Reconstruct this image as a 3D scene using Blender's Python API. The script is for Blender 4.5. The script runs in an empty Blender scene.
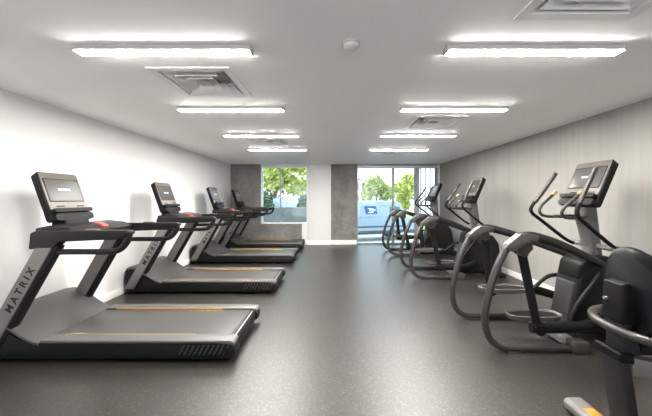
import bpy, bmesh, math, random
from mathutils import Vector, Matrix
random.seed(7)
sc = bpy.context.scene
COL = sc.collection
R = math.radians

# ------------------------------------------------------------------ materials
def mat(name, col, rough=0.5, metal=0.0, spec=0.5, emit=None, es=0.0, coat=0.0):
    m = bpy.data.materials.new(name); m.use_nodes = True
    b = m.node_tree.nodes['Principled BSDF']
    b.inputs['Base Color'].default_value = (*col, 1)
    b.inputs['Roughness'].default_value = rough
    b.inputs['Metallic'].default_value = metal
    b.inputs['Specular IOR Level'].default_value = spec
    b.inputs['Coat Weight'].default_value = coat
    if emit:
        b.inputs['Emission Color'].default_value = (*emit, 1)
        b.inputs['Emission Strength'].default_value = es
    return m

def noise_mat(name, c0, c1, scale=(1, 1, 1), nscale=5.0, detail=6, rough=0.6, lo=0.3, hi=0.7, bump=0.0, spec=0.5, second=None, metal=0.0):
    """colour wandering between c0 and c1 by a noise in object space"""
    m = mat(name, c0, rough, metal, spec)
    nt = m.node_tree; N = nt.nodes; L = nt.links
    b = N['Principled BSDF']
    tc = N.new('ShaderNodeTexCoord'); mp = N.new('ShaderNodeMapping')
    mp.inputs['Scale'].default_value = scale
    L.new(tc.outputs['Object'], mp.inputs['Vector'])
    no = N.new('ShaderNodeTexNoise'); no.inputs['Scale'].default_value = nscale; no.inputs['Detail'].default_value = detail
    L.new(mp.outputs['Vector'], no.inputs['Vector'])
    cr = N.new('ShaderNodeValToRGB')
    cr.color_ramp.elements[0].position = lo; cr.color_ramp.elements[0].color = (*c0, 1)
    cr.color_ramp.elements[1].position = hi; cr.color_ramp.elements[1].color = (*c1, 1)
    L.new(no.outputs['Fac'], cr.inputs['Fac'])
    out = cr.outputs['Color']
    if second:
        s2, ns2, amt = second
        mp2 = N.new('ShaderNodeMapping'); mp2.inputs['Scale'].default_value = s2
        L.new(tc.outputs['Object'], mp2.inputs['Vector'])
        n2 = N.new('ShaderNodeTexNoise'); n2.inputs['Scale'].default_value = ns2; n2.inputs['Detail'].default_value = 8
        L.new(mp2.outputs['Vector'], n2.inputs['Vector'])
        mr = N.new('ShaderNodeMapRange'); mr.inputs['From Min'].default_value = .3; mr.inputs['From Max'].default_value = .7
        mr.inputs['To Min'].default_value = 1 - amt; mr.inputs['To Max'].default_value = 1.0 + amt * .4
        L.new(n2.outputs['Fac'], mr.inputs['Value'])
        mx = N.new('ShaderNodeMix'); mx.data_type = 'RGBA'; mx.blend_type = 'MULTIPLY'
        mx.inputs[0].default_value = 1.0
        L.new(out, mx.inputs[6]); L.new(mr.outputs['Result'], mx.inputs[7])
        out = mx.outputs[2]
    L.new(out, b.inputs['Base Color'])
    if bump:
        bp = N.new('ShaderNodeBump'); bp.inputs['Strength'].default_value = bump; bp.inputs['Distance'].default_value = .01
        L.new(no.outputs['Fac'], bp.inputs['Height']); L.new(bp.outputs['Normal'], b.inputs['Normal'])
    return m

M = {}
M['wall'] = noise_mat('white paint', (.68, .672, .665), (.705, .698, .69), nscale=1.5, rough=.55)
M['ceil'] = noise_mat('ceiling paint', (.90, .892, .88), (.92, .912, .90), nscale=2, rough=.7)
M['wallcover'] = noise_mat('streaked wallcovering', (.29, .276, .257), (.33, .316, .297), scale=(1, 1.1, .10), nscale=3.0,
                           rough=.55, lo=.3, hi=.72, second=((1, 5, .25), 3.0, .07))
M['concrete'] = noise_mat('bare concrete', (.15, .144, .134), (.235, .226, .212), scale=(1, 1, .8), nscale=2.2, rough=.75, bump=.15,
                          second=((1, 1, 1), 9, .2))
M['trim'] = mat('white trim paint', (.80, .78, .75), .45)
M['alu'] = mat('grey aluminium', (.30, .31, .32), .4, .4)
M['alu_dark'] = mat('dark aluminium', (.07, .07, .075), .4, .3)
M['frame_white'] = mat('white window frame', (.78, .80, .80), .4)
M['fix'] = mat('fixture enamel', (.55, .53, .51), .4)
M['vent'] = mat('vent enamel', (.80, .79, .77), .45)
M['vent_dark'] = mat('vent inside', (.42, .41, .40), .7)
M['lamp'] = mat('lamp diffuser', (.9, .9, .88), .5, emit=(1.0, .965, .915), es=105)

# rubber floor with flecks
m = mat('rubber floor', (.05, .047, .044), .4, spec=.55)
nt = m.node_tree; N = nt.nodes; L = nt.links; b = N['Principled BSDF']
tc = N.new('ShaderNodeTexCoord')
vo = N.new('ShaderNodeTexVoronoi'); vo.inputs['Scale'].default_value = 105
L.new(tc.outputs['Object'], vo.inputs['Vector'])
sep = N.new('ShaderNodeSeparateColor'); L.new(vo.outputs['Color'], sep.inputs['Color'])
cr = N.new('ShaderNodeValToRGB'); cr.color_ramp.interpolation = 'CONSTANT'
e = cr.color_ramp.elements
e[0].position = 0; e[0].color = (.012, .0105, .0092, 1)
e[1].position = .55; e[1].color = (.019, .016, .0135, 1)
for p, c in ((.74, (.036, .030, .024)), (.86, (.014, .013, .012)), (.93, (.055, .047, .038))):
    q = e.new(p); q.color = (*c, 1)
L.new(sep.outputs[0], cr.inputs['Fac'])
L.new(cr.outputs['Color'], b.inputs['Base Color'])
n1 = N.new('ShaderNodeTexNoise'); n1.inputs['Scale'].default_value = 1.3; n1.inputs['Detail'].default_value = 4
L.new(tc.outputs['Object'], n1.inputs['Vector'])
mr = N.new('ShaderNodeMapRange'); mr.inputs['To Min'].default_value = .37; mr.inputs['To Max'].default_value = .43
L.new(n1.outputs['Fac'], mr.inputs['Value']); L.new(mr.outputs['Result'], b.inputs['Roughness'])
b.inputs['Specular IOR Level'].default_value = .72; b.inputs['Coat Weight'].default_value = .08; b.inputs['Coat Roughness'].default_value = .45
M['floor'] = m

# window glass: clear with a weak mirror on top
m = bpy.data.materials.new('window glass'); m.use_nodes = True
nt = m.node_tree; N = nt.nodes; L = nt.links; N.clear()
o = N.new('ShaderNodeOutputMaterial'); mx = N.new('ShaderNodeMixShader'); tr = N.new('ShaderNodeBsdfTransparent'); gl = N.new('ShaderNodeBsdfGlossy')
tr.inputs['Color'].default_value = (.86, .95, .99, 1); gl.inputs['Roughness'].default_value = .02
lw = N.new('ShaderNodeFresnel'); lw.inputs['IOR'].default_value = 1.45
L.new(lw.outputs[0], mx.inputs[0]); L.new(tr.outputs[0], mx.inputs[1]); L.new(gl.outputs[0], mx.inputs[2]); L.new(mx.outputs[0], o.inputs[0])
M['glass'] = m

# machines
M['shell'] = mat('black moulded shell', (.0075, .0075, .0075), .45, spec=.14)
M['hood'] = mat('grey moulded cover', (.058, .055, .053), .34, spec=.5)
M['steel'] = mat('grey painted steel', (.15, .142, .133), .42, .1)
M['rail'] = mat('pale grey step rail', (.082, .077, .072), .42)
M['black'] = mat('matt black plastic', (.006, .006, .006), .5, spec=.14)
M['rubber'] = mat('black grip', (.012, .012, .012), .5, spec=.3)
M['arm'] = mat('dark taupe moulding', (.011, .010, .009), .42, spec=.25)
M['fin'] = mat('dark grey vent fin', (.035, .034, .033), .45, spec=.35)
M['bike_grey'] = mat('graphite painted frame', (.018, .018, .018), .45, .1, spec=.25)
M['belt'] = noise_mat('running belt', (.042, .04, .04), (.056, .054, .053), nscale=60, rough=.42, spec=.5)
M['yellow'] = mat('yellow stripe', (.42, .25, .06), .5)
M['mark'] = mat('pale print', (.55, .48, .33), .5)
M['silver'] = mat('silver roller', (.45, .45, .45), .3, .6)
M['dash'] = mat('grey dashboard', (.016, .0155, .015), .42, spec=.25)
M['red'] = mat('red stop key', (.42, .065, .045), .4)
M['bezel'] = mat('champagne bezel', (.13, .115, .098), .4, .15)
M['screen'] = mat('lit display', (.018, .018, .018), .3, spec=.3, emit=(.17, .16, .15), es=.22)
M['glow'] = mat('display print', (.5, .5, .5), .4, emit=(.8, .78, .75), es=.22)
M['letter'] = mat('dark lettering', (.006, .006, .006), .5, spec=.2)
M['taupe'] = mat('taupe painted tube', (.032, .028, .025), .33, .1, spec=.45)
M['taupe_light'] = mat('light taupe casting', (.055, .048, .042), .34, .2)
M['post'] = mat('silver grey post', (.092, .09, .087), .42, .15)
M['shroud'] = mat('dark grey shroud', (.009, .009, .0095), .45, spec=.2)
M['shroud_light'] = mat('grey shroud panel', (.027, .027, .027), .45, spec=.3)
M['gold'] = mat('brass coloured sensor', (.55, .34, .13), .35, .5)
M['pedal'] = mat('pedal grey', (.085, .078, .07), .5)
M['seatpad'] = mat('black vinyl', (.006, .007, .008), .45, spec=.15)
M['orange'] = mat('orange sticker', (.55, .19, .02), .5)
# outside
M['asphalt'] = noise_mat('pale asphalt', (.48, .49, .50), (.56, .57, .58), nscale=1.5, rough=.8)
M['grass'] = noise_mat('verge grass', (.16, .22, .06), (.32, .36, .12), nscale=3, rough=.9)
M['van'] = mat('white van paint', (.21, .28, .34), .3)
M['van_dark'] = mat('van black trim', (.03, .04, .045), .4)
M['van_blue'] = mat('navy decal', (.015, .05, .20), .4)
M['van_white'] = mat('white decal', (.85, .88, .9), .4)
M['van_glass'] = mat('van window', (.05, .09, .09), .08)
M['van_stripe'] = mat('grey blue stripe', (.20, .24, .33), .4)
M['fence'] = mat('pale blue white fence', (.42, .50, .55), .5)
M['ledge'] = noise_mat('weathered garden wall', (.07, .082, .078), (.12, .135, .125), nscale=3, rough=.8)
M['leaf_y'] = noise_mat('yellow green leaves', (.30, .36, .05), (.50, .52, .14), nscale=2, rough=.6)
M['leaf_p'] = noise_mat('pale green leaves', (.30, .36, .12), (.48, .50, .22), nscale=2, rough=.6)
M['leaf_d'] = noise_mat('dark green leaves', (.035, .085, .03), (.08, .14, .05), nscale=2, rough=.6)
M['bark'] = mat('bark', (.12, .09, .065), .9)
M['bldg'] = mat('tan render', (.62, .55, .46), .8)
M['bldg_win'] = mat('dark window', (.10, .09, .09), .3)
M['blind'] = mat('pale blind fabric', (.40, .42, .44), .6)

# ------------------------------------------------------------------ mesh building
class MB:
    def __init__(self, off=(0, 0, 0), mtx=None):
        self.v = []; self.f = []; self.mi = []; self.off = Vector(off); self.m = mtx
    def add(self, vs, fs, mi=0):
        n = len(self.v)
        for p in vs:
            p = Vector(p)
            if self.m is not None: p = self.m @ p
            self.v.append(p - self.off)
        for f in fs:
            self.f.append([n + i for i in f]); self.mi.append(mi)
        return self
    def _bm(self, bm, mi):
        bm.normal_update()
        bm.verts.index_update()
        self.add([v.co.copy() for v in bm.verts], [[v.index for v in f.verts] for f in bm.faces], mi)
        bm.free(); return self
    def box(self, x0, x1, y0, y1, z0, z1, bev=0.0, mi=0, seg=2):
        return self.prism([(x0, z0), (x1, z0), (x1, z1), (x0, z1)], y0, y1, bev, mi, seg)
    def prism(self, pts, y0, y1, bev=0.0, mi=0, seg=2, y0b=None):
        """outline in x,z run along y"""
        a = sum(pts[i][0] * pts[(i + 1) % len(pts)][1] - pts[(i + 1) % len(pts)][0] * pts[i][1] for i in range(len(pts)))
        if a < 0: pts = pts[::-1]
        bm = bmesh.new()
        lo = [bm.verts.new((x, y0, z)) for x, z in pts]; hi = [bm.verts.new((x, y1, z)) for x, z in pts]
        n = len(pts)
        bm.faces.new(lo); bm.faces.new(hi[::-1])
        for i in range(n):
            j = (i + 1) % n
            bm.faces.new((lo[j], lo[i], hi[i], hi[j]))
        bm.normal_update()
        if bev > 0:
            es = [e for e in bm.edges if e.calc_face_angle(0) > R(25)]
            bmesh.ops.bevel(bm, geom=es, offset=bev, segments=seg, profile=.5, affect='EDGES', clamp_overlap=True)
        return self._bm(bm, mi)
    def loft(self, rings, mi=0, caps=True):
        vs = [p for r in rings for p in r]; n = len(rings[0]); fs = []
        for k in range(len(rings) - 1):
            for i in range(n):
                j = (i + 1) % n
                fs.append((k * n + i, k * n + j, (k + 1) * n + j, (k + 1) * n + i))
        if caps:
            fs.append(tuple(range(n))[::-1]); fs.append(tuple(range((len(rings) - 1) * n, len(rings) * n)))
        return self.add(vs, fs, mi)
    def tube(self, path, r, seg=12, smooth=6, mi=0, flat=None):
        """round (or flattened) tube; r one number or one per path point"""
        P = [Vector(p) for p in path]
        rs = [r] * len(P) if not isinstance(r, (list, tuple)) else list(r)
        if smooth and len(P) > 2:
            Q = []; q = []
            for i in range(len(P) - 1):
                p0 = P[max(i - 1, 0)]; p1 = P[i]; p2 = P[i + 1]; p3 = P[min(i + 2, len(P) - 1)]
                for k in range(smooth):
                    t = k / smooth
                    Q.append(.5 * ((2 * p1) + (p2 - p0) * t + (2 * p0 - 5 * p1 + 4 * p2 - p3) * t * t + (3 * p1 - p0 - 3 * p2 + p3) * t ** 3))
                    q.append(rs[i] * (1 - t) + rs[i + 1] * t)
            Q.append(P[-1]); q.append(rs[-1]); P, rs = Q, q
        rings = []; nrm = None
        for i, p in enumerate(P):
            t = (P[min(i + 1, len(P) - 1)] - P[max(i - 1, 0)]).normalized()
            if nrm is None:
                nrm = Vector((0, 1, 0)) if abs(t.y) < .9 else Vector((0, 0, 1))
            nrm = (nrm - t * nrm.dot(t)).normalized(); bi = t.cross(nrm)
            fx, fy = (1, 1) if flat is None else flat
            rings.append([p + nrm * (math.cos(2 * math.pi * k / seg) * rs[i] * fx) + bi * (math.sin(2 * math.pi * k / seg) * rs[i] * fy) for k in range(seg)])
        return self.loft(rings, mi)
    def cyl(self, c, axis, r, h, seg=20, mi=0, r2=None):
        c = Vector(c); ax = Vector({'x': (1, 0, 0), 'y': (0, 1, 0), 'z': (0, 0, 1)}[axis])
        return self.tube([c - ax * h / 2, c + ax * h / 2], [r, r if r2 is None else r2], seg, 0, mi)
    def build(self, name, mats, parent=None, angle=38):
        me = bpy.data.meshes.new(name)
        me.from_pydata([tuple(v) for v in self.v], [], self.f)
        for mm in (mats if isinstance(mats, (list, tuple)) else [mats]): me.materials.append(mm)
        me.polygons.foreach_set('material_index', self.mi)
        me.polygons.foreach_set('use_smooth', [True] * len(me.polygons))
        bm = bmesh.new(); bm.from_mesh(me); bmesh.ops.recalc_face_normals(bm, faces=bm.faces); bm.to_mesh(me); bm.free()
        me.set_sharp_from_angle(angle=R(angle))
        me.update()
        ob = bpy.data.objects.new(name, me); COL.objects.link(ob)
        if parent is not None: ob.parent = parent
        return ob

def tag(o, label=None, cat=None, group=None, kind=None):
    if label: o['label'] = label
    if cat: o['category'] = cat
    if group: o['group'] = group
    if kind: o['kind'] = kind
    return o
def empty(name, loc):
    o = bpy.data.objects.new(name, None); COL.objects.link(o); o.location = loc; o.empty_display_size = .1
    return o
def copy_tree(o, parent=None):
    c = o.copy(); COL.objects.link(c); c.parent = parent
    for ch in list(o.children): copy_tree(ch, c)
    return c
def struct(name, mb, m, parent=None):
    o = mb.build(name, m, parent)
    if parent is None: o['kind'] = 'structure'
    return o

def lettering(text, size, mtx, m, parent, spacing=1.0, off=(0, 0, 0), extrude=.0015, name='lettering', bold=0.0):
    cu = bpy.data.curves.new('lettering_curve', 'FONT'); cu.body = text; cu.size = size
    cu.align_x = 'CENTER'; cu.align_y = 'CENTER'; cu.extrude = extrude; cu.space_character = spacing; cu.offset = bold
    t = bpy.data.objects.new('lettering_tmp', cu); COL.objects.link(t)
    dg = bpy.context.evaluated_depsgraph_get()
    me = bpy.data.meshes.new_from_object(t.evaluated_get(dg))
    bpy.data.objects.remove(t); bpy.data.curves.remove(cu)
    me.transform(mtx); me.transform(Matrix.Translation(-Vector(off)))
    me.materials.clear(); me.materials.append(m); me.name = name
    ob = bpy.data.objects.new(name, me); COL.objects.link(ob); ob.parent = parent
    return ob

def frame_mtx(o, x, y, z):
    return Matrix(((x[0], y[0], z[0], o[0]), (x[1], y[1], z[1], o[1]), (x[2], y[2], z[2], o[2]), (0, 0, 0, 1)))

# ------------------------------------------------------------------ camera
F = 290.0
cam = bpy.data.cameras.new('camera'); co = bpy.data.objects.new('camera', cam); COL.objects.link(co)
co.location = (0, 0, 1.48); co.rotation_euler = (R(90), 0, 0)
cam.sensor_fit = 'HORIZONTAL'; cam.sensor_width = 36; cam.lens = 36 * F / 652
cam.shift_x = -(333 - 326) / 652; cam.shift_y = -(208 - 198) / 652
cam.clip_start = .05; cam.clip_end = 200
sc.camera = co

# ------------------------------------------------------------------ room
XL, XR, YB, YF, H = -3.25, 3.39, 9.2, -3.8, 2.55
T = .15
struct('floor', MB().box(XL - T, XR + T, YF - T, YB + .3, -.12, 0), M['floor'])
VENTS = [(-1.19, 2.71), (-1.19, 5.5), (1.42, 1.38), (1.42, 4.1), (1.42, 6.95)]
VH = .30
cmb = MB()
xs = sorted({XL - T, XR + T} | {x + s * VH for x, _ in VENTS for s in (-1, 1)})
ys = sorted({YF - T, YB + .3} | {y + s * VH for _, y in VENTS for s in (-1, 1)})
for i in range(len(xs) - 1):
    for j in range(len(ys) - 1):
        cx, cy = (xs[i] + xs[i + 1]) / 2, (ys[j] + ys[j + 1]) / 2
        if any(abs(cx - x) < VH and abs(cy - y) < VH for x, y in VENTS): continue
        cmb.box(xs[i], xs[i + 1], ys[j], ys[j + 1], H, H + .12)
struct('ceiling', cmb, M['ceil'])
struct('wall_left', MB().box(XL - T, XL, YF - T, YB + .3, 0, H), M['wall'])
struct('wall_right', MB().box(XR, XR + T, YF - T, YB + .3, 0, H), M['wallcover'])
fw_ = MB()  # unseen end wall behind the camera, wide openings added to let daylight in
fw_.box(XL, XR, YF - T, YF, 0, .06); fw_.box(XL, XR, YF - T, YF, 2.50, H)
for x in (XL, -1.10, 1.2, XR - .06): fw_.box(x, x + .06, YF - T, YF, .06, 2.50)
struct('wall_front_open', fw_, M['wall'])
# far wall: concrete, window, plaster pier, concrete, glass door
WX0, WX1, WZ0, WZ1 = -2.285, -.79, .66, 2.50
DX0, DX1, DZ1 = .76, 3.33, 2.49
cw = MB()
cw.box(XL, WX0, YB, YB + .25, 0, H); cw.box(WX0, -.985, YB, YB + .25, 0, WZ0)
cw.box(-.063, DX0, YB, YB + .25, 0, H)
struct('wall_back', cw, M['concrete'])
pw = MB()
pw.box(-.80, -.063, YB - .06, YB + .25, 0, H, .006); pw.box(-.985, -.80, YB - .012, YB + .25, 0, WZ0)
pw.box(WX0, -.80, YB, YB + .25, WZ1, H); pw.box(DX1, XR, YB, YB + .25, 0, H)
struct('wall_pier', pw, M['wall'])
struct('trim_header', MB().box(DX0, DX1, YB, YB + .25, DZ1, H), M['alu'])
bb = MB().box(XL, XL + .015, YF, YB, 0, .11, .004)
struct('baseboard_left', bb, M['trim'])
struct('baseboard_right', MB().box(XR - .015, XR, YF, YB, 0, .11, .004), M['trim'])
bb = MB()
bb.box(-.985, -.80, YB - .03, YB - .012, 0, .15, .004); bb.box(-.815, -.048, YB - .078, YB - .06, 0, .15, .004)
bb.box(-.048, DX0 - .01, YB - .018, YB, 0, .15, .004); bb.box(XL + .015, -.985, YB - .018, YB, 0, .12, .004)
struct('baseboard_back', bb, M['trim'])

# window
w = empty('window_1', (0, 0, 0)); w['kind'] = 'structure'
fr = MB()
fr.box(WX0, WX0 + .05, YB - .01, YB + .12, WZ0, WZ1); fr.box(WX1 - .05, WX1 - .01, YB + .03, YB + .12, WZ0, WZ1)
fr.box(WX0 + .05, WX1 - .05, YB + .03, YB + .12, WZ1 - .045, WZ1); fr.box(WX0, WX1 - .01, YB - .015, YB + .12, WZ0, WZ0 + .045)
fr.build('window_frame', M['frame_white'], w)
MB().box(-1.70, -1.655, YB + .06, YB + .10, WZ0 + .045, WZ1 - .045).build('mullion', M['alu'], w)
MB().box(WX0 + .05, -1.70, YB + .07, YB + .078, WZ0 + .045, WZ1 - .045).build('pane', M['glass'], w)
MB().box(-1.655, WX1 - .05, YB + .075, YB + .083, WZ0 + .045, WZ1 - .045).build('pane', M['glass'], w)

# glass sliding door
d = empty('door_1', (0, 0, 0)); d['kind'] = 'structure'
fr = MB()
fr.box(DX0, DX0 + .035, YB + .04, YB + .16, 0, DZ1); fr.box(DX1 - .06, DX1, YB + .02, YB + .16, 0, DZ1)
fr.box(DX0 + .035, DX1 - .06, YB + .04, YB + .16, DZ1 - .06, DZ1); fr.box(DX0 + .035, DX1 - .06, YB + .03, YB + .18, 0, .05)
fr.build('door_frame', M['alu'], d)
mu = MB().box(1.885, 1.96, YB + .06, YB + .12, .05, DZ1 - .06)
mu.build('mullion', M['alu'], d)
MB().box(DX0 + .035, 1.885, YB + .085, YB + .093, .05, DZ1 - .06).build('pane', M['glass'], d)
MB().box(1.96, DX1 - .06, YB + .095, YB + .103, .05, DZ1 - .06).build('pane', M['glass'], d)
MB().box(1.90, 1.935, YB + .035, YB + .06, .95, 1.15, .006).build('door_handle', M['alu_dark'], d)

# vertical blinds stacked at the side of the door
vb = empty('vertical_blinds', (2.9, YB - .02, 0))
tag(vb, 'pale grey vertical blinds drawn to the side of the glass door', 'blinds')
off = vb.location
MB(off).box(DX0 + .01, DX1 - .01, YB - .06, YB - .005, DZ1 - .06, DZ1 + .01, .004).build('headrail', M['frame_white'], vb)
for k in range(9):
    x = 2.60 + .078 * k
    a = R(62 if k % 2 else 50); dx, dy = .044 * math.cos(a), .044 * math.sin(a)
    if k < 2: dx, dy = .05, .012
    s = MB(off); y = YB - .05 + (.0)
    n = Vector((-dy, dx, 0)).normalized() * .0015
    pts = [(x - dx, y - dy), (x + dx, y + dy)]
    bot, top = [], []
    for (px, py), sg in ((pts[0], 1), (pts[1], 1), (pts[1], -1), (pts[0], -1)):
        bot.append((px + n.x * sg, py + n.y * sg, .04)); top.append((px + n.x * sg, py + n.y * sg, DZ1 - .06))
    s.loft([bot, top]); s.build('slat', M['blind'], vb)

# ------------------------------------------------------------------ ceiling fittings
def make_light():
    r = empty('ceiling_light', (0, 0, H))
    MB().box(-.612, .612, -.044, .044, -.038, 0, .003).build('housing', M['fix'], r)
    MB().box(-.610, .610, -.041, .041, -.0402, -.036, .001).build('diffuser', M['lamp'], r)
    for s in (-1, 1): MB().box(*sorted((s * .608, s * .622)), -.046, .046, -.042, 0, .004).build('end_cap', M['fix'], r)
    return r
LL = {0: 'nearest the viewer', 1: 'second from the viewer', 2: 'third from the viewer', 3: 'nearest the far windows'}
pl = None
for row, (x, side) in enumerate(((-1.20, 'treadmill row'), (1.42, 'elliptical row'))):
    for k, y in enumerate((2.06, 3.42, 4.85, 6.25)):
        if pl is None: o = pl = make_light()
        else: o = copy_tree(pl)
        o.location = (x, y, H)
        tag(o, 'white linear ceiling light over the %s, %s' % (side, LL[k]), 'ceiling light', 'linear ceiling lights in two rows')

def make_vent():
    r = empty('ceiling_vent', (0, 0, H))
    def ring(mb, a0, z0, a1, z1, th=.004):
        for k in range(4):
            c, s = [(1, 0), (0, 1), (-1, 0), (0, -1)][k]
            def q(a, t, z): return (a * c - t * s, a * s + t * c, z)
            mb.add([q(a0, -a0, z0), q(a0, a0, z0), q(a1, a1, z1), q(a1, -a1, z1),
                    q(a0, -a0, z0 + th), q(a0, a0, z0 + th), q(a1, a1, z1 + th), q(a1, -a1, z1 + th)],
                   [(0, 1, 2, 3), (7, 6, 5, 4), (0, 4, 5, 1), (2, 6, 7, 3)])
    m = MB(); ring(m, .345, -.012, .285, -.012, .012); ring(m, .285, -.012, .27, .05)
    m.build('frame', M['vent'], r)
    for a0, a1 in ((.255, .205), (.185, .14), (.12, .075)):
        m = MB(); ring(m, a0, -.008, a1, .055); m.build('louvre', M['vent'], r)
    MB().box(-.058, .058, -.058, .058, .0, .006, .001).build('centre_plate', M['vent_dark'], r)
    m = MB(); m.box(-.296, .296, -.296, .296, .115, .12)
    m.build('duct_box', M['vent_dark'], r)
    return r
VL = ['square air vent between the two nearest lights over the treadmill row', 'square air vent between the two farthest lights over the treadmill row',
      'square air vent cut by the top edge, nearest the viewer over the elliptical row', 'square air vent between second and third lights over the elliptical row',
      'square air vent beyond the last light, before the glass door']
pv = None
for (x, y), lb in zip(VENTS, VL):
    if pv is None: o = pv = make_vent()
    else: o = copy_tree(pv)
    o.location = (x, y, H); tag(o, lb, 'air vent', 'square ceiling air vents')
sd = empty('smoke_detector', (.124, 2.0, H)); tag(sd, 'round white smoke detector on the ceiling between the two rows of lights', 'smoke detector')
MB().cyl((0, 0, -.008), 'z', .062, .016, 28).build('mounting_plate', M['fix'], sd)
MB().tube([(0, 0, -.016), (0, 0, -.034), (0, 0, -.046)], [.054, .05, .03], 28, 0).build('sensor_cap', M['trim'], sd)

# ------------------------------------------------------------------ consoles
def make_console(parent, mtx, off):
    """x to the user's right, y up the face, z out of the face"""
    def B(): return MB(off, mtx)
    c = B().box(-.232, .232, -.075, -.004, 0, .525, .018) if False else None
    # outline drawn in x,y and given depth along z
    def slab(x0, x1, y0, y1, z0, z1, rad, m2, name, par, taper=0.0):
        pts = []
        for cx, cy, a0 in ((x1 - rad, y1 - rad, 0), (x0 + rad, y1 - rad, 90), (x0 + rad, y0 + rad, 180), (x1 - rad, y0 + rad, 270)):
            for k in range(5):
                a = R(a0 + 90 * k / 4); pts.append((cx + rad * math.cos(a), cy + rad * math.sin(a)))
        cx, cy = (x0 + x1) / 2, (y0 + y1) / 2
        def rg(z, sc_): return [(cx + (p[0] - cx) * sc_, cy + (p[1] - cy) * sc_, z) for p in pts]
        e_ = min(.006, (z1 - z0) / 3)
        s_ = 1 - 2 * e_ / max(x1 - x0, .02)
        rings = [rg(z0, 1 - taper), rg(z1 - e_, 1), rg(z1, s_)]
        return B().loft(rings).build(name, m2, par)
    body = slab(-.225, .225, 0, .525, -.072, 0, .03, M['black'], 'console', parent, .05)
    slab(-.212, .212, .12, .518, -.002, .008, .022, M['bezel'], 'bezel', body)
    s = slab(-.196, .196, .205, .455, .004, .0105, .006, M['black'], 'screen_surround', body)
    slab(-.186, .186, .214, .446, .006, .012, .004, M['screen'], 'screen', body)
    slab(-.222, .222, .085, .125, 0, .055, .012, M['black'], 'shelf', body)
    slab(-.225, .225, .0, .075, -.03, .04, .03, M['black'], 'lower_housing', body)
    for x in (-.10, .13): slab(x - .045, x + .045, .150, .162, .006, .010, .004, M['black'], 'speaker_slot', body)
    lettering('MATRIX', .034, mtx @ Matrix.Translation((0.0, .335, .0128)), M['glow'], body, 1.15, off, .0005, bold=.001)
    return body

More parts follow.
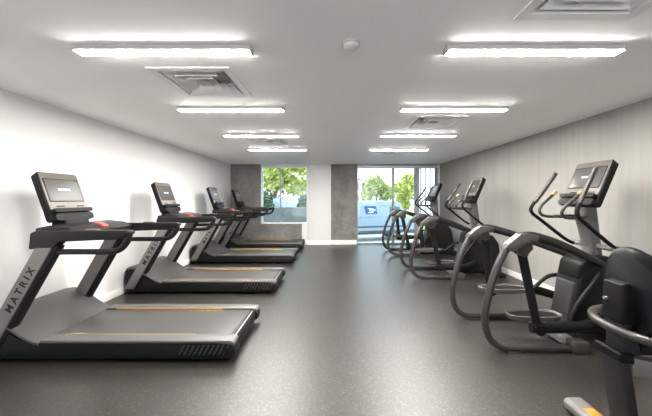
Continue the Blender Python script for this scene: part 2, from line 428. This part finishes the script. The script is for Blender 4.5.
# ------------------------------------------------------------------ treadmills
def make_treadmill():
    off = (-2.0, 0, 0)
    r = empty('treadmill', (-2.0, 0, 0))
    def B(): return MB(off)
    # base shell: outline of the side, low at the back and swept up round the motor
    curve = [(-2.60, .176), (-2.70, .180), (-2.80, .215), (-2.90, .285), (-3.0, .345), (-3.09, .375)]
    base = B().prism([(-.90, .035), (-.872, .07), (-.872, .155), (-.89, .176)] + curve + [(-3.15, .36), (-3.175, .28), (-3.175, .035)], -.44, .44, .008)
    base.build('base_shell', M['shell'], r)
    # hood, a skin over the swept front with a shallow dish
    rows = []
    prof = [(-2.615, .190, .0), (-2.66, .202, .0), (-2.715, .225, -.004), (-2.78, .262, -.008), (-2.88, .33, -.010), (-2.98, .391, -.008), (-3.07, .422, -.004), (-3.14, .412, 0), (-3.178, .35, 0)]
    n = 16; vs = []; fs = []
    for i, (x, z, dd) in enumerate(prof):
        for k in range(n + 1):
            y = -.447 + .894 * k / n
            t = abs(y) / .447
            bow = max(0, (1 - (t / .72) ** 2)) if t < .72 else 0
            xx = x
            zz = z + dd * bow * .6 - (.012 if t > .97 else 0)
            if i < 4: zz += (0, .012, .018, .008)[i] * bow
            vs.append((xx, y, zz))
    W = n + 1
    for i in range(len(prof) - 1):
        for k in range(n):
            fs.append((i * W + k, i * W + k + 1, (i + 1) * W + k + 1, (i + 1) * W + k))
    # underside so that it has thickness
    nv = len(vs); vs2 = [(x, y, z - .02) for x, y, z in vs]
    fs2 = [tuple(nv + a for a in f[::-1]) for f in fs]
    edge = []
    bd = [k for k in range(W)], [(len(prof) - 1) * W + k for k in range(W)]
    for k in range(n):
        edge.append((k + 1, k, nv + k, nv + k + 1)); e0 = (len(prof) - 1) * W
        edge.append((e0 + k, e0 + k + 1, nv + e0 + k + 1, nv + e0 + k))
    for i in range(len(prof) - 1):
        edge.append((i * W, (i + 1) * W, nv + (i + 1) * W, nv + i * W))
        edge.append(((i + 1) * W + n, i * W + n, nv + i * W + n, nv + (i + 1) * W + n))
    B().add(vs + vs2, fs + fs2 + edge).build('motor_hood', M['hood'], r)
    # belt and rear roller
    bl = B()
    bl.prism([(-2.72, .14), (-2.72, .188), (-.95, .188), (-.925, .175), (-.92, .155), (-.93, .14)], -.315, .315, .003)
    for k in range(4):
        x = -2.50 + .035 * k
        bl.add([(x, -.305, .1895), (x + .012, -.305, .1895), (x + .05, -.262, .1895), (x + .038, -.262, .1895)], [(0, 1, 2, 3)], 1)
        x = -1.50 + .07 * k
        bl.add([(x, .275, .1895), (x + .04, .275, .1895), (x + .05, .292, .1895), (x + .01, .292, .1895)], [(0, 1, 2, 3)], 2)
    bl.build('belt', [M['belt'], M['mark'], M['yellow']], r)
    B().cyl((-.905, 0, .15), 'y', .027, .70, 16).build('rear_roller', M['silver'], r)
    for s in (-1, 1):
        ya, yb = sorted((s * .318, s * .452))
        rl = B().prism([(-2.60, .178), (-2.60, .207), (-.90, .207), (-.865, .196), (-.855, .175), (-.865, .16), (-.93, .172), (-1.0, .178)], ya, yb, .012, seg=3)
        ro = rl.build('side_rail', M['rail'], r)
        yc, yd = sorted((s * .3145, s * .3195))
        B().prism([(-2.48, .19), (-2.48, .2065), (-1.27, .2065), (-1.24, .19)], yc, yd, .0015).build('stripe', M['yellow'], ro)
        B().prism([(-.875, .06), (-.852, .08), (-.85, .14), (-.865, .16), (-.97, .16), (-.95, .06)], ya, yb, .01).build('end_cap', M['shell'], r)
        # slanted vent slots on the flank
        v = B(); y0, y1 = sorted((s * .438, s * .4435))
        v.prism([(-1.40, .075), (-1.30, .165), (-.90, .165), (-.93, .075)], y0, y1, 0, 0)
        y0, y1 = sorted((s * .440, s * .452))
        for k in range(10):
            x = -1.36 + .044 * k
            v.prism([(x, .078), (x + .016, .078), (x + .062, .162), (x + .046, .162)], y0, y1, .002, 1)
        v.build('side_vent', [M['black'], M['fin']], r)
        # upright
        ua, ub = sorted((s * .365, s * .452))
        sl = .57
        def U(x, z): return (x + sl * (z - .08), z)
        up = B().prism([U(-3.185, .08), U(-3.035, .08), U(-3.035, 1.04), U(-3.185, 1.04)], ua, ub, .010)
        uo = up.build('upright', M['steel'], r)
        yc, yd = sorted((s * .372, s * .445))
        B().prism([U(-3.036, .10), U(-2.985, .10), U(-2.985, 1.05), U(-3.036, 1.05)], yc, yd, .006).build('channel', M['black'], uo)
        c = .5 * 1; ln = math.hypot(sl, 1)
        ax = Vector((sl / ln, 0, 1 / ln)); ay = Vector((-1 / ln, 0, sl / ln))
        zt = .655
        cen = Vector((-3.095 + sl * (zt - .08), s * .4525, zt))
        if s < 0: mt = frame_mtx(cen, ax, ay, Vector((0, -1, 0)))
        else: mt = frame_mtx(cen, -ax, -ay, Vector((0, 1, 0)))
        mt = frame_mtx(cen, ax, ay, Vector((0, -1, 0))) if s < 0 else frame_mtx(cen, -ax, ay, Vector((0, 1, 0)))
        lettering('MATRIX', .09, mt, M['letter'], uo, 1.55, off, .001, bold=.002)
        B().cyl((-3.16 + sl * .42, s * .40, .51), 'x', .012, .05, 10).build('hook', M['black'], uo)
        # handrail: corner block, arm, drooping end and lower return bar
        hr = B().prism([(-2.70, 1.02), (-2.685, 1.165), (-2.64, 1.185), (-2.3, 1.186), (-1.83, 1.190), (-1.79, 1.178), (-1.80, 1.150),
                        (-1.90, 1.108), (-2.30, 1.092), (-2.42, 1.086), (-2.48, 1.03)], ua, ub, .012, seg=3)
        ho = hr.build('handrail', M['arm'], r)
        ym = s * .408
        B().tube([(-1.83, ym, 1.165), (-1.84, ym, 1.10), (-1.90, ym, 1.02), (-2.0, ym, .995), (-2.3, ym, .992), (-2.60, ym, .99)],
                 [.034, .032, .028, .026, .026, .026], 12, 6).build('lower_bar', M['arm'], ho)
        B().box(-2.22, -2.10, s * .408 - .02, s * .408 + .02, 1.184, 1.199, .005).build('control_toggle', M['bezel'], ho)
    # dash between the arms, sloping to the runner
    B().prism([(-2.72, 1.09), (-2.72, 1.20), (-2.60, 1.225), (-2.42, 1.205), (-2.33, 1.165), (-2.36, 1.10)], -.37, .37, .012, seg=3).build('dashboard', M['dash'], r)
    k = B().prism([(-2.46, 1.20), (-2.455, 1.226), (-2.38, 1.216), (-2.345, 1.19), (-2.36, 1.17)], -.035, .035, .008); k.build('stop_key', M['red'], r)
    B().prism([(-2.80, 1.16), (-2.62, 1.16), (-2.67, 1.31), (-2.78, 1.31)], -.14, .14, .01).build('console_mount', M['black'], r)
    a = Vector((-2.85 + 2.675, 0, 1.745 - 1.25)).normalized(); nn = Vector((a.z, 0, -a.x))
    make_console(r, frame_mtx((-2.69, 0, 1.245), Vector((0, 1, 0)), a, nn), off)
    # feet and front transport wheels
    for y in (-.36, .36):
        f = B(); f.cyl((-1.22, y, .045), 'z', .020, .05, 12); f.cyl((-1.22, y, .012), 'z', .036, .024, 16); f.build('foot', M['black'], r)
        f = B(); f.cyl((-3.0, y, .045), 'y', .045, .05, 18); f.build('wheel', M['black'], r)
    return r

TY = [3.04, 4.90, 6.95, 8.60]
TLAB = ['biggest dark grey treadmill, nearest the viewer, whole side shell and belt in view',
        'dark grey treadmill second from the viewer along the white wall',
        'dark grey treadmill third from the viewer, between second treadmill and the last one',
        'treadmill at the far end of the row, beside the concrete wall and window']
pt = None
for y, lb in zip(TY, TLAB):
    if pt is None: o = pt = make_treadmill()
    else: o = copy_tree(pt)
    o.location = (-2.025, y, 0); tag(o, lb, 'treadmill', 'treadmills in a row along the white wall')

# ------------------------------------------------------------------ ellipticals
def make_elliptical():
    off = (2.4, 0, 0)
    r = empty('elliptical_trainer', (2.4, 0, 0))
    def B(): return MB(off)
    # floor frame
    B().box(2.30, 2.41, -.40, .40, .012, .085, .012).build('floor_crossbeam', M['silver'], r)
    B().box(2.42, 3.16, -.05, .05, .02, .09, .01).build('spine', M['shroud'], r)
    B().box(3.10, 3.22, -.33, .33, .012, .08, .012).build('front_foot', M['shroud'], r)
    for s in (-1, 1):
        y = s * .38
        ar = B().tube([(2.31, y, .038), (1.98, y, .038), (1.71, y, .038), (1.585, y, .062), (1.495, y, .155), (1.460, y, .325), (1.485, y, .50), (1.565, y, .78), (1.685, y, 1.03)],
                      [.033, .033, .034, .035, .035, .034, .034, .034, .036], 14, 6)
        ao = ar.build('rear_arch', M['taupe'], r)
        B().box(2.27, 2.43, y - .05, y + .05, .0, .115, .014).build('foot_block', M['taupe_light'], ao)
        B().box(1.66, 1.80, y - .039, y + .039, .0, .016, .004).build('foot_pad', M['taupe_light'], ao)
        # knuckle
        B().prism([(1.632, 1.0), (1.655, 1.035), (1.785, 1.140), (1.86, 1.140), (1.95, 1.125), (1.95, 1.07), (1.84, 1.05), (1.74, .985), (1.72, .965)], y - .048, y + .048, .009, seg=2).build('knuckle', M['taupe_light'], ao)
        B().prism([(1.74, 1.03), (1.90, 1.10), (1.92, .99), (1.84, .91), (1.79, .93)], y - s * .0 - .018, y + .018, .008).build('pivot_bracket', M['taupe'], ao)
        B().tube([(1.79, y, 1.10), (1.90, y, 1.112), (2.05, s * .365, 1.078), (2.25, s * .325, 1.015), (2.45, s * .265, .935), (2.66, s * .195, .85), (2.84, s * .13, .775)],
                 [.042, .042, .040, .037, .035, .034, .034], 12, 6, flat=(.85, 1.1)).build('upper_beam', M['dash'], r)
        # hanging link, pedal arm, pedal
        zb = .20 if s < 0 else .365; xb = 2.005 if s < 0 else 1.90; yl = s * .33
        B().tube([(1.845, yl, .955), (xb, yl, zb)], [.045, .042], 14, 0, flat=(.7, 1)).build('pedal_link', M['shell'], r)
        B().cyl((xb, yl, zb), 'y', .05, .10, 18).build('link_pivot', M['black'], r); B().cyl((1.845, yl, .95), 'y', .034, .12, 18).build('link_pivot', M['black'], r)
        B().tube([(xb - .07, yl, zb + .01), (xb + .25, yl, zb + .012), (xb + .50, s * .30, zb + .02), (2.72, s * .24, .30)], [.050, .056, .052, .045], 14, 6, flat=(.7, 1)).build('pedal_arm', M['shell'], r)
        # pedal with raised rim
        x0 = xb - .20; zc = zb + .07
        def oval(k, a, b, z):
            out = []
            for i in range(28):
                t = 2 * math.pi * i / 28; c, q = math.cos(t), math.sin(t)
                out.append((x0 + .26 + a * math.copysign(abs(c) ** .7, c), s * .175 + b * math.copysign(abs(q) ** .7, q), z))
            return out
        B().loft([oval(0, .25, .105, zc - .025), oval(0, .275, .115, zc + .022), oval(0, .265, .105, zc + .026), oval(0, .25, .092, zc + .004)]).build('pedal', [M['pedal']], r)
        B().loft([oval(0, .245, .088, zc + .004), oval(0, .24, .084, zc + .010)]).build('tread', M['black'], r)
        B().tube([(xb + .42, s * .21, zb + .05), (2.50, s * .21, zb + .20), (2.66, s * .2, .60), (2.76, s * .17, .70)], .022, 10, 6).build('connecting_rod', M['shell'], r)
        # moving arm
        if s < 0: P = [(2.645, -.25, 1.785), (2.55, -.25, 1.58), (2.462, -.25, 1.375), (2.47, -.25, 1.295), (2.56, -.245, 1.21), (2.84, -.22, .99), (2.92, -.20, .965)]
        else: P = [(2.635, .26, 1.77), (2.50, .26, 1.58), (2.352, .26, 1.385), (2.355, .26, 1.305), (2.43, .255, 1.24), (2.70, .235, 1.02), (2.80, .21, .955)]
        mo = B().tube(P, .0195, 12, 6).build('moving_arm', M['black'], r)
        g = P[:3]
        B().tube([g[0], g[1], Vector(g[2]) + (Vector(g[1]) - Vector(g[2])) * .25], .0235, 12, 4).build('grip', M['taupe'], mo)
        # fixed handle
        y0 = s * .15
        fh = B().tube([(2.565, y0 + s * .03, 1.545), (2.50, y0 + s * .03, 1.48), (2.395, y0 + s * .02, 1.385), (2.375, y0 + s * .01, 1.315), (2.43, y0, 1.275), (2.60, y0 - s * .05, 1.27), (2.74, y0 - s * .10, 1.28)],
                      .017, 12, 6).build('fixed_handle', M['taupe'], r)
        B().tube([(2.575, y0 + s * .03, 1.553), (2.535, y0 + s * .03, 1.514)], .021, 12, 0).build('pulse_sensor', M['gold'], fh)
    # axle of the moving arms, shroud and post
    B().cyl((2.84, 0, .965), 'y', .03, .46, 16).build('arm_axle', M['steel'], r)
    sh = B().prism([(2.50, .06), (2.485, .22), (2.55, .60), (2.58, .70), (2.68, .77), (2.98, .80), (3.10, .76), (3.19, .62), (3.25, .30), (3.25, .06)], -.155, .155, .03, seg=3)
    so = sh.build('shroud', M['shroud'], r)
    B().prism([(2.478, .10), (2.468, .25), (2.535, .59), (2.66, .59), (2.70, .45), (2.70, .10)], -.12, .12, .02, seg=3).build('shroud_panel', M['shroud_light'], so)
    B().prism([(2.55, .62), (2.585, .79), (2.66, .85), (2.90, .87), (2.96, .79), (2.94, .62)], -.15, .15, .03, seg=3).build('shroud_collar', M['shell'], so)
    B().prism([(2.73, .80), (2.765, .95), (2.675, 1.30), (2.70, 1.45), (2.80, 1.49), (2.83, 1.40), (2.885, .95), (2.90, .80)], -.07, .07, .025, seg=3).build('console_post', M['post'], r)
    a = Vector((2.85 - 2.645, 0, 1.895 - 1.415)).normalized(); nn = Vector((-a.z, 0, a.x))
    make_console(r, frame_mtx((2.655, 0, 1.395), Vector((0, -1, 0)), a, nn), off)
    B().box(2.44, 2.66, -.05, .05, 1.265, 1.30, .01).build('handle_bracket', M['dash'], r)
    return r
EY = [3.17, 5.65, 7.80]
ELAB = ['grey elliptical trainer nearest the viewer, behind the recumbent bike',
        'grey elliptical trainer standing in the middle of its row along the streaked wall',
        'grey elliptical trainer farthest from the viewer, beside the glass door and blinds']
pe = None
for y, lb in zip(EY, ELAB):
    if pe is None: o = pe = make_elliptical()
    else: o = copy_tree(pe)
    o.location = (2.4 + {0: 0, 1: -.045, 2: -.05}[EY.index(y)], y, 0); tag(o, lb, 'elliptical', 'elliptical trainers in a row along the streaked wall')

# ------------------------------------------------------------------ recumbent bike
def make_bike():
    Y = 1.66; off = (2.2, Y, 0)
    r = empty('recumbent_bike', off); tag(r, 'black recumbent exercise bike cut off by the frame, its rounded seat back turned away', 'exercise bike')
    def B(): return MB(off)
    st = B().prism([(1.625, .012), (1.615, .06), (1.64, .082), (1.735, .082), (1.76, .06), (1.755, .012)], 1.28, 2.04, .008).build('rear_stabilizer', M['steel'], r)
    B().box(1.66, 1.725, 1.845, 1.925, .080, .0845, .001).build('sticker', M['orange'], st)
    for y in (1.33, 1.99): B().cyl((1.69, y, .010), 'z', .03, .02, 14).build('foot', M['black'], st)
    lg = B().prism([(1.585, .58), (1.645, .57), (1.725, .06), (1.67, .06)], 1.595, 1.74, .016, seg=3).build('rear_leg', M['bike_grey'], r)
    B().prism([(1.575, .575), (1.571, .62), (1.58, .63), (1.655, .615), (1.655, .565)], 1.587, 1.748, .012, seg=3).build('leg_cap', M['black'], lg)
    B().prism([(1.65, .50), (1.65, .60), (2.60, .40), (2.85, .38), (2.85, .25), (2.55, .27)], 1.595, 1.725, .014).build('main_beam', M['steel'], r)
    # seat
    def blob(f, name, m, par=r):
        rings = f; return B().loft(rings).build(name, m, par)
    seat = []
    for z, sc_ in ((.64, .80), (.665, .97), (.70, 1.0), (.725, .95), (.735, .75)):
        seat.append([(1.97 + .22 * sc_ * math.copysign(abs(math.cos(t)) ** .6, math.cos(t)), Y + .20 * sc_ * math.copysign(abs(math.sin(t)) ** .6, math.sin(t)), z)
                     for t in [2 * math.pi * k / 32 for k in range(32)]])
    blob(seat, 'seat', M['seatpad'])
    # back: rounded shield standing upright, leaning a little, hollowed towards the rider
    back = []
    n = 40
    for d, sc_ in ((0.0, .86), (.014, .96), (.03, 1.0), (.055, 1.0), (.072, .95), (.078, .80)):
        ring = []
        for k in range(n):
            t = 2 * math.pi * k / n
            e1 = 1.08 if math.sin(t) > 0 else .6
            u = math.copysign(abs(math.cos(t)) ** e1, math.cos(t)) * .20 * sc_; w_ = math.copysign(abs(math.sin(t)) ** e1, math.sin(t)) * .25 * sc_
            z = .95 + w_
            x = 1.625 + d + .05 * (z - .72) + 2.5 * u * u
            ring.append((x, Y + u, z))
        back.append(ring)
    bo = blob(back, 'backrest', M['seatpad'])
    B().prism([(1.60, .775), (1.588, .79), (1.60, 1.0), (1.65, 1.01), (1.68, .775)], 1.60, 1.72, .014, seg=3).build('back_bracket', M['black'], bo)
    B().cyl((1.588, 1.69, .90), 'x', .009, .02, 12).build('screw', M['silver'], bo)
    B().prism([(1.61, .60), (1.605, .78), (1.66, .78), (1.72, .60)], 1.605, 1.715, .012).build('seat_post', M['bike_grey'], r)
    B().tube([(2.12, 1.95, .79), (1.95, 1.95, .755), (1.72, 1.90, .75), (1.61, 1.79, .748), (1.58, 1.66, .746), (1.61, 1.50, .744), (1.72, 1.39, .744), (1.95, 1.36, .755), (2.12, 1.36, .79)],
             .024, 14, 6).build('side_handle', M['taupe'], r)
    B().box(1.72, 2.2, 1.615, 1.705, .60, .65, .008).build('seat_carriage', M['black'], r)
    # front unit (mostly beyond the frame)
    B().prism([(2.62, .06), (2.60, .42), (2.78, .62), (2.98, .66), (3.10, .40), (3.12, .06)], 1.55, 1.77, .03, seg=3).build('shroud', M['shroud'], r)
    B().box(3.02, 3.14, 1.36, 1.96, .012, .08, .01).build('front_stabilizer', M['steel'], r)
    B().prism([(2.80, .62), (2.94, .62), (2.86, 1.22), (2.80, 1.22)], 1.61, 1.71, .015).build('console_post', M['post'], r)
    a = Vector((.32, 0, 1)).normalized(); nn = Vector((-a.z, 0, a.x))
    make_console(r, frame_mtx((2.80, Y, 1.14), Vector((0, -1, 0)), a, nn), off)
    for s in (-1, 1):
        c = B(); c.tube([(2.80, Y + s * .12, .36), (2.80, Y + s * .165, .36)], .03, 14, 0)
        c.tube([(2.80, Y + s * .15, .36), (2.80 + s * .16, Y + s * .15, .36 + s * .05)], .016, 10, 0); co_ = c.build('crank', M['silver'], r)
        B().box(2.75 + s * .16, 2.85 + s * .16, *sorted((Y + s * .17, Y + s * .27)), .345 + s * .05, .375 + s * .05, .008).build('pedal', M['black'], co_)
    return r
make_bike()

# ------------------------------------------------------------------ outside
GZ = -.95
struct('ground', MB().box(-30, 34, YB + .9, 70, GZ - .2, GZ), M['asphalt'])
struct('terrace', MB().box(-8, 8, YB + .3, YB + .9, GZ - .2, -.08), M['asphalt'])
# garden ledge and white fence behind the window
struct('trim_ledge', MB().box(-9, .3, 12.6, 13.2, GZ, 1.06, .03), M['ledge'])
fe = empty('panel_fence', (-3.5, 16.2, GZ)); tag(fe, 'pale white panel fence under the trees outside the small window', 'fence')
for k in range(5):
    x = -10.2 + k * 1.9
    MB((-3.5, 16.2, GZ)).box(x, x + 1.78, 16.18, 16.24, GZ, 1.46, .01).build('panel', M['fence'], fe)
    MB((-3.5, 16.2, GZ)).box(x + 1.78, x + 1.90, 16.14, 16.26, GZ, 1.53, .01).build('post', M['fence'], fe)

def tree(name, label, cat, x, y, z0, ztrunk, blobs, m, n, leaf=.16, group=None, seed=1):
    rnd = random.Random(seed)
    r = empty(name, (x, y, z0)); tag(r, label, cat, group)
    off = (x, y, z0)
    b_ = MB(off); b_.tube([(x, y, z0), (x + .05, y, z0 + (ztrunk - z0) * .5), (x, y, ztrunk)], [.13, .10, .06], 10, 4)
    for bx, by, bz, br in blobs: b_.tube([(x, y, z0 + (ztrunk - z0) * .6), (bx, by, bz)], [.06, .02], 6, 0)
    b_.build('trunk', M['bark'], r)
    c = MB(off); tot = sum(q[3] ** 2 for q in blobs)
    for bx, by, bz, br in blobs:
        for i in range(int(n * br * br / tot)):
            while True:
                p = Vector((rnd.uniform(-1, 1), rnd.uniform(-1, 1), rnd.uniform(-1, 1)))
                if .25 < p.length < 1: break
            p = p * br * (1 + .12 * math.sin(9 * p.x + 7 * p.z)) + Vector((bx, by, bz))
            u = Vector((rnd.gauss(0, 1), rnd.gauss(0, 1), rnd.gauss(0, 1))).normalized(); v = u.orthogonal().normalized()
            s = leaf * rnd.uniform(.6, 1.3)
            w_ = u.cross(v)
            c.add([p - v * s, p - w_ * s * .45, p + v * s, p + w_ * s * .45 + u * s * .15], [(0, 1, 2, 3)])
    c.build('crown', m, r)
    return r
tree('tree', 'tall yellow green tree filling the small window above the fence', 'tree', -4.0, 20, GZ, 2.6,
     [(-4.3, 20, 3.2, 1.4), (-2.9, 20.3, 3.0, 1.3), (-3.2, 19.8, 4.6, 1.5), (-2.1, 20, 2.4, .9)], M['leaf_y'], 5200, .17, 'trees outdoors', 3)
tree('bush', 'dark green bush by the fence at the side of the small window near the treadmills', 'bush', -3.55, 15.4, GZ, .9,
     [(-3.55, 15.4, 1.5, .42), (-3.6, 15.4, 1.05, .45)], M['leaf_d'], 900, .10, 'bushes by the fence', 4)
tree('bush', 'dark green bush by the fence next to the white pier', 'bush', -1.62, 15.6, GZ, .8,
     [(-1.60, 15.6, 1.35, .30), (-1.62, 15.6, .95, .34)], M['leaf_d'], 600, .09, 'bushes by the fence', 5)
tree('tree', 'pale green tree behind the parked van, near its logo', 'tree', 4.0, 27, GZ, 2.2,
     [(3.9, 27, 2.6, 1.0), (4.9, 27.3, 2.0, .8), (3.2, 27, 1.9, .6)], M['leaf_p'], 2300, .17, 'trees outdoors', 6)
tree('tree', 'green tree seen through the glass door just beyond the van nose', 'tree', 5.9, 24, GZ, 2.0,
     [(5.9, 24, 2.1, .95), (5.8, 24, 1.0, .6), (6.2, 24, 2.9, .6)], M['leaf_y'], 2300, .16, 'trees outdoors', 8)
struct('lawn', MB().box(5.5, 20, 19.5, 40, GZ, GZ + .04), M['grass'])

bd = empty('apartment_building', (3.6, 48, GZ)); tag(bd, 'distant tan building with dark windows beyond the van', 'building')
o_ = (3.6, 48, GZ)
MB(o_).box(2.2, 6.6, 46, 50, GZ, 4.3, .02).build('wall', M['bldg'], bd)
MB(o_).box(2.1, 6.7, 45.9, 50.1, 4.3, 4.5, .02).build('roof', M['bldg_win'], bd)
for i in range(4):
    for j in range(2):
        MB(o_).box(2.6 + i * 1.0, 3.1 + i * 1.0, 45.95, 46.05, .9 + j * 1.8, 2.1 + j * 1.8, .01).build('window', M['bldg_win'], bd)

# van, parked at a slight angle
va = empty('delivery_van', (2.85, 16.2, GZ)); va.rotation_euler = (0, 0, R(16))
tag(va, 'white delivery van with blue bird logo parked outside the glass door', 'van')
def V(): return MB()
body = V().prism([(-3.2, .45), (1.2, .40), (1.95, .45), (2.0, .95), (1.85, 1.22), (1.45, 1.32), (1.05, 2.12), (.75, 2.26), (-3.1, 2.26), (-3.2, 2.15)], -.0, 1.9, .06, seg=3).build('body', M['van'], va)
V().prism([(.35, 1.42), (1.22, 1.36), (.95, 1.95), (.35, 1.95)], -.012, .01, .004).build('cab_window', M['van_glass'], va)
ws = V().prism([(1.44, 1.36), (1.475, 1.375), (1.11, 2.08), (1.075, 2.065)], .12, 1.78, .003).build('windscreen', M['van_glass'], va)
V().box(-3.22, 2.0, -.015, .02, .42, .62, .006).build('sill', M['van_dark'], va)
V().box(-3.21, 1.3, -.014, .01, .80, .88, .003).build('rub_strip', M['van_dark'], va)
V().box(-3.2, 1.1, -.008, .01, 1.36, 1.43, .002).build('stripe', M['van_stripe'], va)
V().box(-.22, .55, -.008, .01, 1.98, 2.04, .002).build('stripe', M['van_stripe'], va)
lg = V(); lg.prism([(-1.10, 1.55), (-.40, 1.55), (-.50, 1.98), (-1.20, 1.98)], -.010, .005, 0, 0)
lg.prism([(-1.0, 1.88), (-.62, 1.83), (-.48, 1.76), (-.66, 1.74), (-.80, 1.77), (-.90, 1.69), (-.88, 1.79)], -.014, .0, 0, 1)
lg.prism([(-1.02, 1.62), (-.75, 1.62), (-.56, 1.66), (-.75, 1.68)], -.014, .0, 0, 1)
lg.build('logo', [M['van_blue'], M['van_white']], va)
for x in (-2.1, 1.15):
    for y in (.10, 1.80):
        wv = V().cyl((x, y, .33), 'y', .33, .22, 24).build('wheel', M['van_dark'], va)
        V().cyl((x, y + (-.112 if y < 1 else .112), .33), 'y', .17, .02, 18).build('hub', M['alu'], wv)

# ------------------------------------------------------------------ light
wd = bpy.data.worlds.new('World'); sc.world = wd; wd.use_nodes = True
bg = wd.node_tree.nodes['Background']; bg.inputs[0].default_value = (.92, .96, 1.0, 1); bg.inputs[1].default_value = 1.45
su = bpy.data.lights.new('sun', 'SUN'); so_ = bpy.data.objects.new('sun', su); COL.objects.link(so_)
su.energy = 1.0; su.angle = R(3); su.color = (1, .95, .87); so_.rotation_euler = (R(48), 0, R(-25)); so_.location = (0, 12, 15)

vs_ = sc.view_settings
vs_.view_transform = 'Standard'; vs_.look = 'None'; vs_.gamma = 1; vs_.use_curve_mapping = False; vs_.exposure = 1.42
sc.display_settings.display_device = 'sRGB'
sc.cycles.max_bounces = 8; sc.cycles.diffuse_bounces = 5; sc.cycles.use_denoising = True
sc.cycles.sample_clamp_indirect = 6
